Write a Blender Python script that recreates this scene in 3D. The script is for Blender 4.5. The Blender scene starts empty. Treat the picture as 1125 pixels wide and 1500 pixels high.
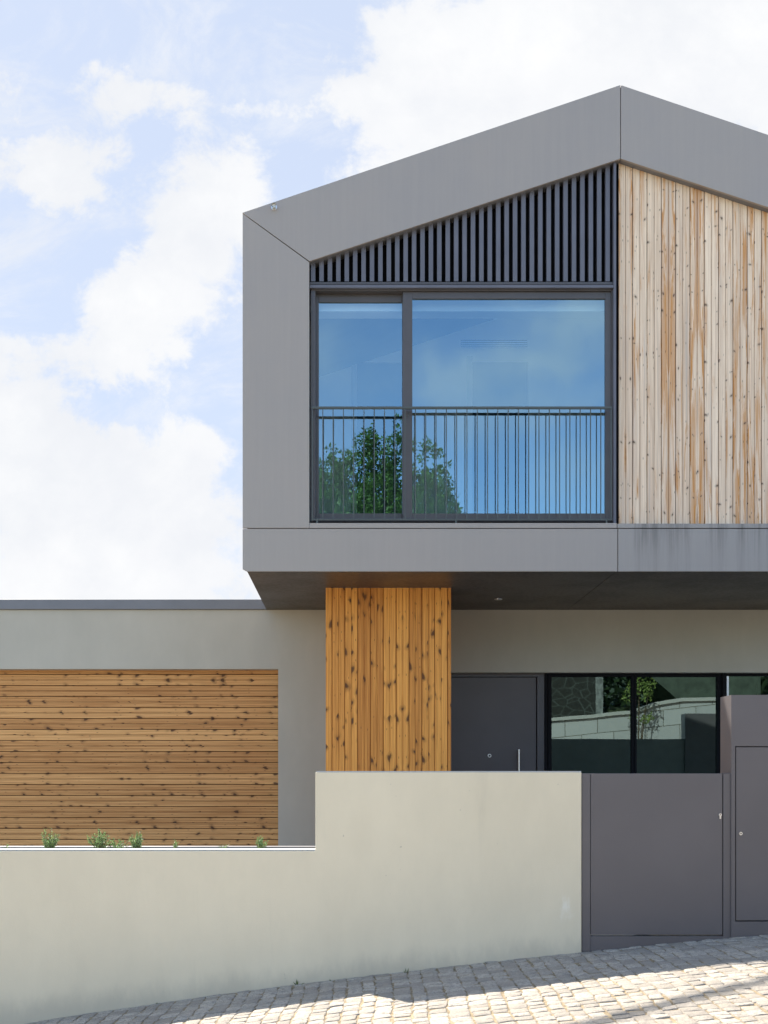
import bpy, bmesh, math, random
from mathutils import Vector, Matrix, noise

random.seed(7)
S = bpy.context.scene
C = bpy.context.scene.collection
R = math.radians

# ------------------------------------------------------------------ camera
E = 1.2                       # eye height (z) ; px/py below are reference-photo pixels
F = 1815.0; VX = 515.0; HY = 1141.0
cam = bpy.data.cameras.new('camera'); co = bpy.data.objects.new('camera', cam); C.objects.link(co)
co.location = (0, 0, E); co.rotation_euler = (R(90), 0, 0)
cam.sensor_fit = 'VERTICAL'; cam.sensor_height = 36; cam.lens = F * 36 / 1500
cam.shift_x = (562.5 - VX) / 1500; cam.shift_y = (HY - 750) / 1500
cam.clip_end = 3000; cam.clip_start = .05
S.camera = co

# ------------------------------------------------------------------ light
SUN = Vector((-.475, .953, 1.11)).normalized()       # towards the sun
sl = bpy.data.lights.new('sun', 'SUN'); so = bpy.data.objects.new('sun', sl); C.objects.link(so)
sl.energy = 2.9; sl.angle = R(.5); sl.color = (1, .93, .82)
so.rotation_euler = SUN.to_track_quat('Z', 'Y').to_euler(); so.location = (-20, 30, 40)
S.view_settings.view_transform = 'Standard'; S.view_settings.look = 'None'
S.view_settings.gamma = 1; S.view_settings.use_curve_mapping = False
S.view_settings.exposure = 2.1

class NT:
    """tiny node-tree helper"""
    def __init__(s, tree): s.t = tree; s.n = tree.nodes; s.l = tree.links
    def put(s, sock, v):
        if isinstance(v, bpy.types.NodeSocket): s.l.new(v, sock)
        elif v is not None:
            try: sock.default_value = v
            except Exception: sock.default_value = (v, v, v)
    def node(s, typ, **kw):
        n = s.n.new(typ)
        for k, v in kw.items(): setattr(n, k, v)
        return n
    def m(s, op, a, b=None, c=None, clamp=False):
        n = s.node('ShaderNodeMath', operation=op, use_clamp=clamp)
        s.put(n.inputs[0], a)
        if b is not None: s.put(n.inputs[1], b)
        if c is not None: s.put(n.inputs[2], c)
        return n.outputs[0]
    def step(s, v, a, b, lo=0., hi=1.):
        n = s.node('ShaderNodeMapRange', interpolation_type='SMOOTHSTEP')
        s.put(n.inputs[0], v); s.put(n.inputs[1], a); s.put(n.inputs[2], b); s.put(n.inputs[3], lo); s.put(n.inputs[4], hi)
        return n.outputs[0]
    def noise(s, vec, scale, detail=4, rough=.5, dist=0., dim='3D'):
        n = s.node('ShaderNodeTexNoise', noise_dimensions=dim)
        if vec is not None: s.l.new(vec, n.inputs['Vector'])
        n.inputs['Scale'].default_value = scale; n.inputs['Detail'].default_value = detail
        n.inputs['Roughness'].default_value = rough; n.inputs['Distortion'].default_value = dist
        return n.outputs[0]
    def mapv(s, vec, scale=(1, 1, 1), loc=(0, 0, 0), rot=(0, 0, 0)):
        n = s.node('ShaderNodeMapping'); s.l.new(vec, n.inputs[0])
        n.inputs['Scale'].default_value = scale; n.inputs['Location'].default_value = loc; n.inputs['Rotation'].default_value = rot
        return n.outputs[0]
    def xyz(s, x, y, z=0.):
        n = s.node('ShaderNodeCombineXYZ'); s.put(n.inputs[0], x); s.put(n.inputs[1], y); s.put(n.inputs[2], z); return n.outputs[0]
    def sep(s, v):
        n = s.node('ShaderNodeSeparateXYZ'); s.l.new(v, n.inputs[0]); return n.outputs
    def mix(s, f, a, b, mode='MIX'):
        n = s.node('ShaderNodeMix', data_type='RGBA', blend_type=mode)
        s.put(n.inputs['Factor'], f)
        for k, v in ((6, a), (7, b)):
            if isinstance(v, tuple) and len(v) == 3: v = (*v, 1)
            s.put(n.inputs[k], v)
        return n.outputs[2]

w = bpy.data.worlds.new('World'); S.world = w; w.use_nodes = True
N = NT(w.node_tree); N.n.clear()
sky = N.node('ShaderNodeTexSky', sky_type='NISHITA', sun_disc=False)
sky.sun_elevation = math.asin(SUN.z); sky.sun_rotation = math.atan2(SUN.x, SUN.y)
sky.air_density = 1.0; sky.dust_density = .25; sky.ozone_density = 1.4
tc = N.node('ShaderNodeTexCoord'); d = tc.outputs['Generated']
dx, dy, dz = N.sep(d)
SKYG = 1.0
# clouds: a layer of cumulus laid out by compass direction and height over the horizon
den = N.m('MAXIMUM', N.m('ABSOLUTE', dy), .15)
u = N.m('DIVIDE', dx, den); v = N.m('DIVIDE', dz, den)
front = N.step(dy, -.05, .12)
uvw = N.xyz(u, v, dy)
warpx = N.m('MULTIPLY', N.m('SUBTRACT', N.noise(uvw, 9, 6, .6), .5), .13)
warpy = N.m('MULTIPLY', N.m('SUBTRACT', N.noise(N.mapv(uvw, loc=(7, 3, 1)), 9, 6, .6), .5), .10)
uu = N.m('ADD', u, warpx); vv = N.m('ADD', v, warpy)
blobs = [  # px, py, rx, ry, weight
    (110, 690, 200, 120, 1.15), (-20, 640, 120, 90, .9), (240, 790, 140, 80, .8), (70, 250, 140, 70, 1.15), (110, 300, 80, 50, .5),
    (265, 430, 120, 95, 1.3), (335, 290, 75, 75, 1.15), (200, 480, 60, 50, .5), (150, 560, 60, 40, -.7), (335, 575, 60, 40, -.8), (90, 400, 90, 30, -.5), (330, 50, 180, 50, -.6), (190, 230, 40, 60, -.3), (205, 150, 85, 32, .75), (400, 160, 70, 30, .45), (480, 160, 60, 30, .35), (60, 520, 120, 40, .8), (340, 165, 120, 45, .55),
    (590, 120, 90, 45, .6), (760, 100, 220, 110, 1.1), (1040, 70, 260, 190, 1.3), (500, 245, 110, 40, .5), (430, 200, 90, 50, -.5), (700, 240, 200, 120, 1.0),
    (20, 125, 50, 25, .4), (330, 620, 70, 60, .6), (120, 880, 700, 90, 1.1), (600, 30, 120, 50, .5)]
tot = None
for px, py, rx, ry, wt in blobs:
    a = N.m('DIVIDE', N.m('SUBTRACT', uu, (px - VX) / F), rx / F)
    b = N.m('DIVIDE', N.m('SUBTRACT', vv, (HY - py) / F), ry / F)
    q = N.m('ADD', N.m('MULTIPLY', a, a), N.m('MULTIPLY', b, b))
    g = N.m('MULTIPLY', N.m('POWER', 2.718, N.m('MULTIPLY', q, -.9)), wt)
    tot = g if tot is None else N.m('ADD', tot, g)
fine = N.noise(uvw, 17, 11, .66, .25)
mid = N.noise(N.mapv(uvw, loc=(3, 9, 2)), 5, 6, .55)
fr = N.m('ADD', tot, N.m('MULTIPLY', N.m('SUBTRACT', fine, .5), 2.5))
fr = N.m('ADD', fr, N.m('MULTIPLY', N.m('SUBTRACT', mid, .5), .6))
cf = N.m('MAXIMUM', N.step(fr, .42, 1.0), N.m('MULTIPLY', N.step(N.noise(N.mapv(uvw, (1, 1.6, 1), (4, 1, 0), (0, 0, .4)), 7, 9, .68, .6), .44, .72), .66))
# elsewhere: scattered soft cloud
bn = N.noise(N.mapv(d, scale=(1, 1, 2.2), loc=(.3, .2, .55)), 2.6, 8, .55, .3)
cb = N.m('MULTIPLY', N.step(bn, .47, .70), .8)
tb_ = None
for px, py, rx, ry, wt in ((850, 470, 110, 45, .8), (800, 540, 130, 30, .55), (870, 600, 120, 26, .35), (700, 620, 90, 60, .5), (900, 700, 160, 40, .35), (640, 560, 60, 40, .3), (330, 500, 120, 90, .4)):
    a = N.m('DIVIDE', N.m('SUBTRACT', uu, (px - VX) / F), rx / F); b = N.m('DIVIDE', N.m('SUBTRACT', vv, (HY - py) / F), ry / F)
    g = N.m('MULTIPLY', N.m('POWER', 2.718, N.m('MULTIPLY', N.m('ADD', N.m('MULTIPLY', a, a), N.m('MULTIPLY', b, b)), -.9)), wt)
    tb_ = g if tb_ is None else N.m('ADD', tb_, g)
low = N.m('MULTIPLY', N.step(N.m('ADD', tb_, N.m('MULTIPLY', N.m('SUBTRACT', mid, .5), 1.6)), .1, 1.0), .85)
cb = N.m('MAXIMUM', low, N.m('MULTIPLY', cb, N.step(v, .45, .8)))
mask = N.m('ADD', N.m('MULTIPLY', cf, front), N.m('MULTIPLY', cb, N.m('SUBTRACT', 1, front)))
shade = N.m('ADD', N.m('MULTIPLY', N.step(N.noise(uvw, 7, 7, .58), .36, .62), .55), N.m('MULTIPLY', N.step(fr, .9, 2.2), .45))
cloudF = N.mix(shade, (2.40, 2.46, 2.58), (2.78, 2.79, 2.81))
cloudB = N.mix(shade, (4.2, 4.5, 4.8), (5.0, 5.2, 5.4))
cloud = N.mix(front, cloudB, cloudF)
hz = N.mix(N.m('MULTIPLY', front, .93), sky.outputs[0], (1.74, 1.95, 2.38))
col = N.mix(mask, hz, cloud)
bg = N.node('ShaderNodeBackground'); N.l.new(col, bg.inputs[0]); bg.inputs[1].default_value = .085
out = N.node('ShaderNodeOutputWorld'); N.l.new(bg.outputs[0], out.inputs[0])

# ------------------------------------------------------------------ materials
def mat(name):
    m = bpy.data.materials.new(name); m.use_nodes = True
    T = NT(m.node_tree); T.n.clear()
    p = T.node('ShaderNodeBsdfPrincipled'); o = T.node('ShaderNodeOutputMaterial'); T.l.new(p.outputs[0], o.inputs[0])
    T.p = p; T.o = o; T.tc = T.node('ShaderNodeTexCoord')
    g = T.node('ShaderNodeNewGeometry'); T.pos = g.outputs['Position']; T.island = g.outputs['Random Per Island']
    return m, T
def bump(T, h, strength=.2, dist=.01):
    b = T.node('ShaderNodeBump'); b.inputs['Strength'].default_value = strength; b.inputs['Distance'].default_value = dist
    T.l.new(h, b.inputs['Height']); T.l.new(b.outputs[0], T.p.inputs['Normal'])
def setp(T, color=None, rough=.5, metal=0., spec=.5):
    if color is not None: T.put(T.p.inputs['Base Color'], (*color, 1) if isinstance(color, tuple) else color)
    T.put(T.p.inputs['Roughness'], rough); T.put(T.p.inputs['Metallic'], metal)
    T.p.inputs['Specular IOR Level'].default_value = spec

def m_plain(name, c, rough=.5, metal=0., var=.08, scale=8., spec=.5, bs=0.):
    m, T = mat(name)
    n = T.noise(T.pos, scale, 6, .6)
    f = T.step(n, .3, .7)
    setp(T, T.mix(f, tuple(x * (1 - var) for x in c), tuple(min(1, x * (1 + var)) for x in c)), rough, metal, spec)
    if bs: bump(T, T.noise(T.pos, scale * 20, 3), bs, .003)
    return m

def m_cladmetal(name, c, stain=False):
    """painted aluminium sheet: faint vertical rain streaks and dust"""
    m, T = mat(name)
    x, y, z = T.sep(T.pos)
    st = T.noise(T.xyz(T.m('MULTIPLY', x, 22), T.m('MULTIPLY', y, 22), T.m('MULTIPLY', z, .9)), 1, 5, .65)
    big = T.noise(T.pos, 1.3, 5, .6)
    f = T.m('ADD', T.m('MULTIPLY', T.step(st, .35, .7), .45), T.m('MULTIPLY', T.step(big, .3, .7), .55))
    colr = T.mix(f, tuple(k * .955 for k in c), tuple(k * 1.04 for k in c))
    if stain:
        # dirty run-off below the timber
        s2 = T.noise(T.xyz(T.m('MULTIPLY', x, 9), 0., T.m('MULTIPLY', z, .35)), 1, 6, .7)
        zz = T.step(z, E + 304 * 12.1 / F + .1, E + 370 * 12.1 / F)
        ff = T.m('MULTIPLY', T.step(s2, .42, .66), T.m('ADD', T.m('MULTIPLY', zz, .6), .25))
        colr = T.mix(ff, colr, tuple(k * .42 for k in c))
    setp(T, colr, T.step(f, 0, 1, .36, .5), .15, .5)
    wv = T.noise(T.xyz(T.m('MULTIPLY', x, 1.6), T.m('MULTIPLY', y, 1.6), T.m('MULTIPLY', z, .8)), 1, 2, .5)
    bump(T, wv, .25, .02)
    return m

def m_render(name, c, stain=True):
    """smooth painted render"""
    m, T = mat(name)
    big = T.noise(T.pos, .9, 5, .55); mid = T.noise(T.mapv(T.pos, (1, 1, .45)), 5, 6, .65); fine = T.noise(T.pos, 160, 2)
    f = T.m('ADD', T.m('MULTIPLY', T.step(big, .3, .7), .6), T.m('MULTIPLY', T.step(mid, .3, .72), .4))
    colr = T.mix(f, tuple(k * .93 for k in c), tuple(min(1, k * 1.04) for k in c))
    if stain:
        x, y, z = T.sep(T.pos)
        sp = T.step(T.noise(T.pos, 26, 3, .5), .76, .80)
        colr = T.mix(T.m('MULTIPLY', sp, .35), colr, (.22, .2, .17))
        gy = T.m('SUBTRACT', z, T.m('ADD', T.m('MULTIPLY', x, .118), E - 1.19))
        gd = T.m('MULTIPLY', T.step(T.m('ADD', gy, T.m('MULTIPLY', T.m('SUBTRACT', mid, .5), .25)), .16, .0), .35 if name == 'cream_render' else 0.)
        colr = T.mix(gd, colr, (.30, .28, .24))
        run = T.step(T.noise(T.xyz(T.m('MULTIPLY', x, 7), y, T.m('MULTIPLY', z, .6)), 1, 5, .6), .6, .8)
        colr = T.mix(T.m('MULTIPLY', run, .16), colr, (.35, .32, .25))
    if name == 'cream_render':
        # old pale water mark low down by the gate
        x, y, z = T.sep(T.pos); ex = T.m('DIVIDE', T.m('SUBTRACT', x, (829 - VX) * 7.33 / F), .075); ez = T.m('DIVIDE', T.m('SUBTRACT', z, E + (HY - 1330) * 7.33 / F), .13)
        rr = T.m('ADD', T.m('MULTIPLY', ex, ex), T.m('MULTIPLY', ez, ez))
        pn = T.noise(T.mapv(T.pos, (1, 1, .4)), 30, 5, .6)
        pm = T.step(T.m('SUBTRACT', T.m('ADD', T.m('MULTIPLY', pn, 2.2), -.8), rr), -.15, .7)
        colr = T.mix(T.m('MULTIPLY', pm, .5), colr, (.86, .83, .74))
    setp(T, colr, .85, 0, .25)
    bump(T, T.m('ADD', T.m('MULTIPLY', fine, .5), T.m('MULTIPLY', mid, 1.2)), .22, .006)
    return m

def m_timber(name, light, dark, knot, weather=0., ks=1.):
    """boards with UV 'UVMap' (metres across, metres along + random offset) and 'tint' (two randoms per plank)"""
    m, T = mat(name)
    uv = T.node('ShaderNodeUVMap', uv_map='UVMap').outputs[0]
    tn = T.node('ShaderNodeUVMap', uv_map='tint').outputs[0]
    u_, v_, _ = T.sep(uv); t1, t2, _ = T.sep(tn)
    g1 = T.noise(T.xyz(T.m('MULTIPLY', u_, 55), T.m('MULTIPLY', v_, 1.1), t1), 1, 5, .6, .6)
    g2 = T.noise(T.xyz(T.m('MULTIPLY', u_, 260), T.m('MULTIPLY', v_, 3.0), t2), 1, 4, .6)
    f = T.m('ADD', T.m('MULTIPLY', T.step(g1, .36, .64), .62), T.m('MULTIPLY', g2, .3))
    f = T.m('ADD', f, T.m('MULTIPLY', T.m('SUBTRACT', t1, .5), .7 if not weather else .45), clamp=True)
    colr = T.mix(f, dark, light)
    if weather:
        # silvered, with patches where the old oil still holds
        po = T.noise(T.xyz(T.m('MULTIPLY', u_, 16), T.m('MULTIPLY', v_, .75), T.m('MULTIPLY', t2, 9)), 1, 7, .68, .5)
        th = T.m('SUBTRACT', .58, T.m('MULTIPLY', T.step(t2, .3, 1.), .13))
        pf = T.step(T.m('SUBTRACT', po, th), -.04, .05)
        ed = T.step(T.m('SUBTRACT', g1, .5), -.06, .1)
        colr = T.mix(T.m('MULTIPLY', pf, T.m('ADD', .5, T.m('MULTIPLY', ed, .5))), colr, T.mix(g2, (.40, .155, .035), (.70, .34, .11)))
        gr = T.step(T.noise(T.xyz(T.m('MULTIPLY', u_, 30), T.m('MULTIPLY', v_, .5), T.m('MULTIPLY', t1, 5)), 1, 5, .6), .52, .75)
        colr = T.mix(T.m('MULTIPLY', gr, .55), colr, (.50, .44, .41))
    # knots: each one an ellipse of its own size and tilt, streaky inside, with a soft stained fringe
    SX, SY = (10.5, 5.6 * ks) if not weather else (13, 5.5)
    vor = T.node('ShaderNodeTexVoronoi', voronoi_dimensions='2D', feature='F1'); vor.inputs['Scale'].default_value = 1
    T.l.new(T.xyz(T.m('MULTIPLY', u_, SX), T.m('MULTIPLY', v_, SY)), vor.inputs['Vector'])
    r1, r2, r3 = T.sep(vor.outputs['Color']); pu, pv, _ = T.sep(vor.outputs['Position'])
    w1 = T.m('SUBTRACT', T.noise(T.xyz(T.m('MULTIPLY', u_, 90), T.m('MULTIPLY', v_, 60), T.m('MULTIPLY', T.island, 50)), 1, 4, .6), .5)
    du = T.m('ADD', T.m('SUBTRACT', u_, T.m('DIVIDE', pu, SX)), T.m('MULTIPLY', w1, .010))
    dv = T.m('ADD', T.m('SUBTRACT', v_, T.m('DIVIDE', pv, SY)), T.m('MULTIPLY', w1, .014))
    ang = T.m('ADD', .35, T.m('MULTIPLY', r2, .75)) if not weather else T.m('MULTIPLY', r2, 1.4)
    ca, sa = T.m('COSINE', ang), T.m('SINE', ang)
    ka = T.m('SUBTRACT', T.m('MULTIPLY', du, ca), T.m('MULTIPLY', dv, sa)); kb = T.m('ADD', T.m('MULTIPLY', du, sa), T.m('MULTIPLY', dv, ca))
    big = T.m('POWER', r3, 1.6)
    if not weather: ra = T.m('ADD', .015 / ks ** .6, T.m('MULTIPLY', big, .016 / ks)); rb_ = T.m('ADD', .026 / ks ** .8, T.m('MULTIPLY', big, .036 / ks))
    else: ra = T.m('ADD', .004, T.m('MULTIPLY', big, .006)); rb_ = T.m('ADD', .006, T.m('MULTIPLY', big, .012))
    qa = T.m('DIVIDE', ka, ra); qb = T.m('DIVIDE', kb, rb_)
    qq = T.m('SQRT', T.m('ADD', T.m('MULTIPLY', qa, qa), T.m('MULTIPLY', qb, qb)))
    streak = T.noise(T.xyz(T.m('MULTIPLY', ka, 500), T.m('MULTIPLY', kb, 60), r1), 1, 4, .6)
    qn = T.m('ADD', qq, T.m('MULTIPLY', T.m('SUBTRACT', streak, .5), .6))
    on = T.step(r1, .68 if not weather else .58, .72 if not weather else .62)
    kn = T.m('MULTIPLY', T.step(qn, 1.15, .55), on)
    halo = T.m('MULTIPLY', T.step(qn, 2.6, .9), on)
    fl = T.m('MULTIPLY', T.m('MULTIPLY', T.step(T.m('ABSOLUTE', du), .030, .0), T.step(T.m('ABSOLUTE', dv), .16, .02)), on)
    colr = T.mix(T.m('MULTIPLY', fl, T.m('MULTIPLY', g1, .45)), colr, dark)
    colr = T.mix(T.m('MULTIPLY', halo, T.m('ADD', .12, T.m('MULTIPLY', r2, .35))), colr, tuple(a * .55 + b * .30 for a, b in zip(knot, dark)))
    colr = T.mix(T.m('MULTIPLY', kn, T.m('ADD', .50, T.m('MULTIPLY', streak, .6)), clamp=True) if False else T.m('MULTIPLY', kn, T.m('ADD', .62, T.m('MULTIPLY', streak, .38))), colr, knot)
    # tiny pin knots and nail heads
    v2 = T.node('ShaderNodeTexVoronoi', voronoi_dimensions='2D', feature='F1')
    T.l.new(T.xyz(T.m('MULTIPLY', u_, 22), T.m('MULTIPLY', v_, 5.)), v2.inputs['Vector']); v2.inputs['Scale'].default_value = 1
    q1, q2, q3 = T.sep(v2.outputs['Color'])
    pk = T.m('MULTIPLY', T.step(v2.outputs['Distance'], .085, .04), T.step(q1, .62, .68))
    colr = T.mix(T.m('MULTIPLY', pk, .8), colr, knot)
    setp(T, colr, .62 if not weather else .8, 0, .35)
    bump(T, T.m('ADD', g2, T.m('MULTIPLY', kn, -.4)), .25, .003)
    return m

def m_glass(name, refl, tint, rtint=(1, 1, 1), wav=.0):
    m, T = mat(name)
    T.n.remove(T.p)
    tr = T.node('ShaderNodeBsdfTransparent'); tr.inputs[0].default_value = (*tint, 1)
    gl = T.node('ShaderNodeBsdfGlossy'); gl.inputs['Roughness'].default_value = .0; gl.inputs['Color'].default_value = (*rtint, 1)
    if wav:
        b = T.node('ShaderNodeBump'); b.inputs['Strength'].default_value = wav; b.inputs['Distance'].default_value = .01
        T.l.new(T.noise(T.pos, 1.6, 1), b.inputs['Height']); T.l.new(b.outputs[0], gl.inputs['Normal'])
    fz = T.node('ShaderNodeFresnel'); fz.inputs[0].default_value = 1.5
    f = T.m('ADD', fz.outputs[0], refl, clamp=True)
    mx = T.node('ShaderNodeMixShader'); T.l.new(f, mx.inputs[0]); T.l.new(tr.outputs[0], mx.inputs[1]); T.l.new(gl.outputs[0], mx.inputs[2])
    T.l.new(mx.outputs[0], T.o.inputs[0])
    return m

def m_leaf(name, c1, c2, trans=.25):
    m, T = mat(name)
    colr = T.mix(T.island, c1, c2)
    setp(T, colr, .5, 0, .4)
    tb = T.node('ShaderNodeBsdfTranslucent'); T.l.new(T.mix(.5, colr, (c2[0] * 1.4, c2[1] * 1.6, c2[2])), tb.inputs[0])
    mx = T.node('ShaderNodeMixShader'); mx.inputs[0].default_value = trans
    T.l.new(T.p.outputs[0], mx.inputs[1]); T.l.new(tb.outputs[0], mx.inputs[2]); T.l.new(mx.outputs[0], T.o.inputs[0])
    return m

def m_stone(name, island=True):
    """granite setts"""
    m, T = mat(name)
    n1 = T.noise(T.pos, 150, 4, .8); n2 = T.noise(T.mapv(T.pos, (1, .8, 1)), 42, 8, .75); n3 = T.noise(T.pos, 9, 5, .6)
    base = T.mix(T.island, (.34, .30, .25), (.56, .495, .41))
    c = T.mix(T.step(n2, .42, .66), base, T.mix(n3, (.23, .21, .20), (.38, .33, .27)))
    c = T.mix(T.m('MULTIPLY', T.step(n1, .53, .62), .7), c, (.12, .112, .105))
    c = T.mix(T.m('MULTIPLY', T.step(n3, .55, .75), .25), c, (.40, .31, .19))
    setp(T, c, .8, 0, .3)
    bump(T, T.m('ADD', T.m('MULTIPLY', n2, 1.4), T.m('MULTIPLY', n1, .4)), .9, .010)
    return m

def m_granite_blocks(name):
    m, T = mat(name)
    x, y, z = T.sep(T.pos)
    br = T.node('ShaderNodeTexBrick'); T.l.new(T.xyz(T.m('ADD', x, 0.), T.m('SUBTRACT', z, T.m('MULTIPLY', x, .11))), br.inputs['Vector'])
    br.inputs['Scale'].default_value = 1; br.inputs['Brick Width'].default_value = .85; br.inputs['Row Height'].default_value = .42
    br.inputs['Mortar Size'].default_value = .011; br.inputs['Color1'].default_value = (.42, .42, .42, 1); br.inputs['Color2'].default_value = (.48, .48, .48, 1)
    br.inputs['Mortar'].default_value = (.17, .16, .14, 1)
    n = T.noise(T.pos, 60, 5, .7)
    setp(T, T.mix(T.m('MULTIPLY', T.step(n, .5, .7), .35), br.outputs[0], (.30, .29, .28)), .85, 0, .3)
    bump(T, n, .4, .01)
    return m

def m_rubble(name):
    m, T = mat(name)
    vor = T.node('ShaderNodeTexVoronoi', feature='DISTANCE_TO_EDGE'); vor.inputs['Scale'].default_value = 2.7
    T.l.new(T.mapv(T.pos, (1, .2, 1.5)), vor.inputs['Vector'])
    n = T.noise(T.pos, 12, 5, .6)
    st = T.mix(n, (.020, .020, .018), (.055, .055, .048))
    setp(T, T.mix(T.step(vor.outputs['Distance'], .035, .015), st, (.09, .10, .09)), .9, 0, .2)
    return m

M = {}
M['clad'] = m_cladmetal('grey_painted_aluminium', (.340, .295, .266))
M['cladS'] = m_cladmetal('grey_painted_aluminium_stained', (.325, .288, .265), True)
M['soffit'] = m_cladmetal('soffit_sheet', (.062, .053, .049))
M['frame'] = m_plain('dark_frame_paint', (.078, .070, .073), .38, .1, .06, 3)
M['louvre'] = m_plain('louvre_paint', (.118, .116, .142), .42, .1, .08, 3)
M['black'] = m_plain('black_void', (.006, .006, .008), .8, 0, .1, 5, .2)
M['gate'] = m_plain('gate_paint', (.120, .109, .113), .42, .1, .05, 1.5)
M['door'] = m_plain('front_door_paint', (.088, .075, .076), .42, .1, .06, 2)
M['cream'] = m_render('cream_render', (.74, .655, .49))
M['wall'] = m_render('house_render', (.47, .44, .37))
M['wallin'] = m_plain('interior_paint', (.80, .80, .78), .8, 0, .02, 2)
M['coping'] = m_plain('white_coping', (.46, .47, .48), .6, 0, .05, 6)
M['copegrey'] = m_plain('grey_coping', (.175, .175, .19), .45, .1, .06, 3)
M['steel'] = m_plain('brushed_steel', (.62, .62, .62), .3, .9, .05, 30)
M['rail'] = m_plain('railing_paint', (.075, .085, .082), .4, .2, .05, 8)
M['glass'] = m_glass('blue_window_glass', .27, (.80, .93, 1.0), (.45, .71, .88))
M['glass2'] = m_glass('green_window_glass', .17, (.45, .62, .60), (.62, .86, .88), .03)
M['oiled'] = m_timber('oiled_pine', (.84, .375, .078), (.47, .17, .030), (.045, .014, .008))
M['oiledh'] = m_timber('oiled_pine_garage', (.76, .41, .155), (.46, .21, .066), (.045, .014, .008), 0., 1.4)  # garage door boards: less orange pine with smaller knots
M['silver'] = m_timber('weathered_pine', (.92, .735, .56), (.62, .45, .32), (.06, .03, .018), 1.)
M['stone'] = m_stone('granite_sett')
M['joint'] = m_plain('joint_sand', (.27, .215, .14), .95, 0, .35, 25, .1, .5)
M['soil'] = m_plain('soil', (.06, .045, .03), .95, 0, .3, 30, .1, .5)
M['granite'] = m_granite_blocks('sawn_granite_blocks')
M['rubble'] = m_rubble('rubble_stone')
M['leaf'] = m_leaf('laurel_leaf', (.032, .085, .014), (.13, .26, .045))
M['leaf2'] = m_leaf('young_tree_leaf', (.12, .19, .04), (.30, .38, .10))
M['herb'] = m_leaf('rosemary_leaf', (.10, .20, .07), (.26, .38, .18))
M['weed'] = m_leaf('weed_leaf', (.05, .09, .03), (.12, .16, .05))
M['bark'] = m_plain('bark', (.10, .075, .05), .9, 0, .3, 20, .2, .5)
M['pole'] = m_plain('weathered_pole', (.16, .13, .10), .85, 0, .2, 14)
M['cable'] = m_plain('cable_sheath', (.02, .02, .02), .6)
M['roofdark'] = m_plain('slate_roof', (.05, .05, .045), .8, 0, .2, 6)
M['hedge'] = m_leaf('hedge_leaf', (.010, .024, .008), (.030, .055, .018))

# ------------------------------------------------------------------ mesh helpers
def P(px, py, Y): return ((px - VX) * Y / F, E + (HY - py) * Y / F)
def PX(px, Y): return (px - VX) * Y / F
def PZ(py, Y): return E + (HY - py) * Y / F

class MB:
    def __init__(s): s.v = []; s.f = []; s.uv = []; s.tn = []
    def face(s, idx, uv=None, tn=(0, 0)): s.f.append(idx); s.uv.append(uv); s.tn.append(tn)
    def box(s, x0, x1, y0, y1, z0, z1):
        b = len(s.v)
        s.v += [(x0, y0, z0), (x1, y0, z0), (x1, y1, z0), (x0, y1, z0), (x0, y0, z1), (x1, y0, z1), (x1, y1, z1), (x0, y1, z1)]
        for f in ((0, 1, 5, 4), (1, 2, 6, 5), (2, 3, 7, 6), (3, 0, 4, 7), (4, 5, 6, 7), (3, 2, 1, 0)): s.face([b + i for i in f])
        return s
    def pbox(s, a, b, Y, dep, y1=None):
        """box whose front face fills photo rectangle a..b at depth Y"""
        x0, z1 = P(a[0], a[1], Y); x1, z0 = P(b[0], b[1], Y)
        return s.box(x0, x1, Y, Y + dep, z0, z1)
    def prism(s, pts, y0, y1):
        """polygon (x,z) list, extruded from y0 to y1; pts anticlockwise seen from -y"""
        b = len(s.v); n = len(pts)
        s.v += [(x, y0, z) for x, z in pts] + [(x, y1, z) for x, z in pts]
        s.face(list(range(b, b + n))); s.face([b + n + i for i in reversed(range(n))])
        for i in range(n):
            j = (i + 1) % n
            s.face([b + j, b + i, b + n + i, b + n + j])
        return s
    def tube(s, p, q, r0, r1=None, n=10, cap=True):
        r1 = r0 if r1 is None else r1
        p = Vector(p); q = Vector(q); d_ = (q - p).normalized()
        a = d_.orthogonal().normalized(); c = d_.cross(a); b = len(s.v)
        for k, (o, r) in enumerate(((p, r0), (q, r1))):
            for i in range(n):
                t = 2 * math.pi * i / n
                s.v.append(tuple(o + (a * math.cos(t) + c * math.sin(t)) * r))
        for i in range(n):
            j = (i + 1) % n; s.face([b + i, b + j, b + n + j, b + n + i])
        if cap: s.face([b + i for i in reversed(range(n))]); s.face([b + n + i for i in range(n)])
        return s
    def build(s, name, m, parent=None, bevel=0., smooth=False, **tags):
        me = bpy.data.meshes.new(name); me.from_pydata(s.v, [], s.f)
        if any(u is not None for u in s.uv):
            l1 = me.uv_layers.new(name='UVMap'); l2 = me.uv_layers.new(name='tint'); k = 0
            for f, uv, tn in zip(s.f, s.uv, s.tn):
                for i in range(len(f)):
                    l1.data[k].uv = uv[i] if uv else (0, 0); l2.data[k].uv = tn; k += 1
        me.materials.append(m)
        bm = bmesh.new(); bm.from_mesh(me); bmesh.ops.recalc_face_normals(bm, faces=bm.faces); bm.to_mesh(me); bm.free()
        o = bpy.data.objects.new(name, me); C.objects.link(o)
        if parent is not None: o.parent = parent
        if smooth:
            for p_ in me.polygons: p_.use_smooth = True
        if bevel:
            bv = o.modifiers.new('bevel', 'BEVEL'); bv.width = bevel; bv.segments = 2; bv.limit_method = 'ANGLE'; bv.angle_limit = R(40)
        for k_, v_ in tags.items(): o[k_] = v_
        return o

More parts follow.
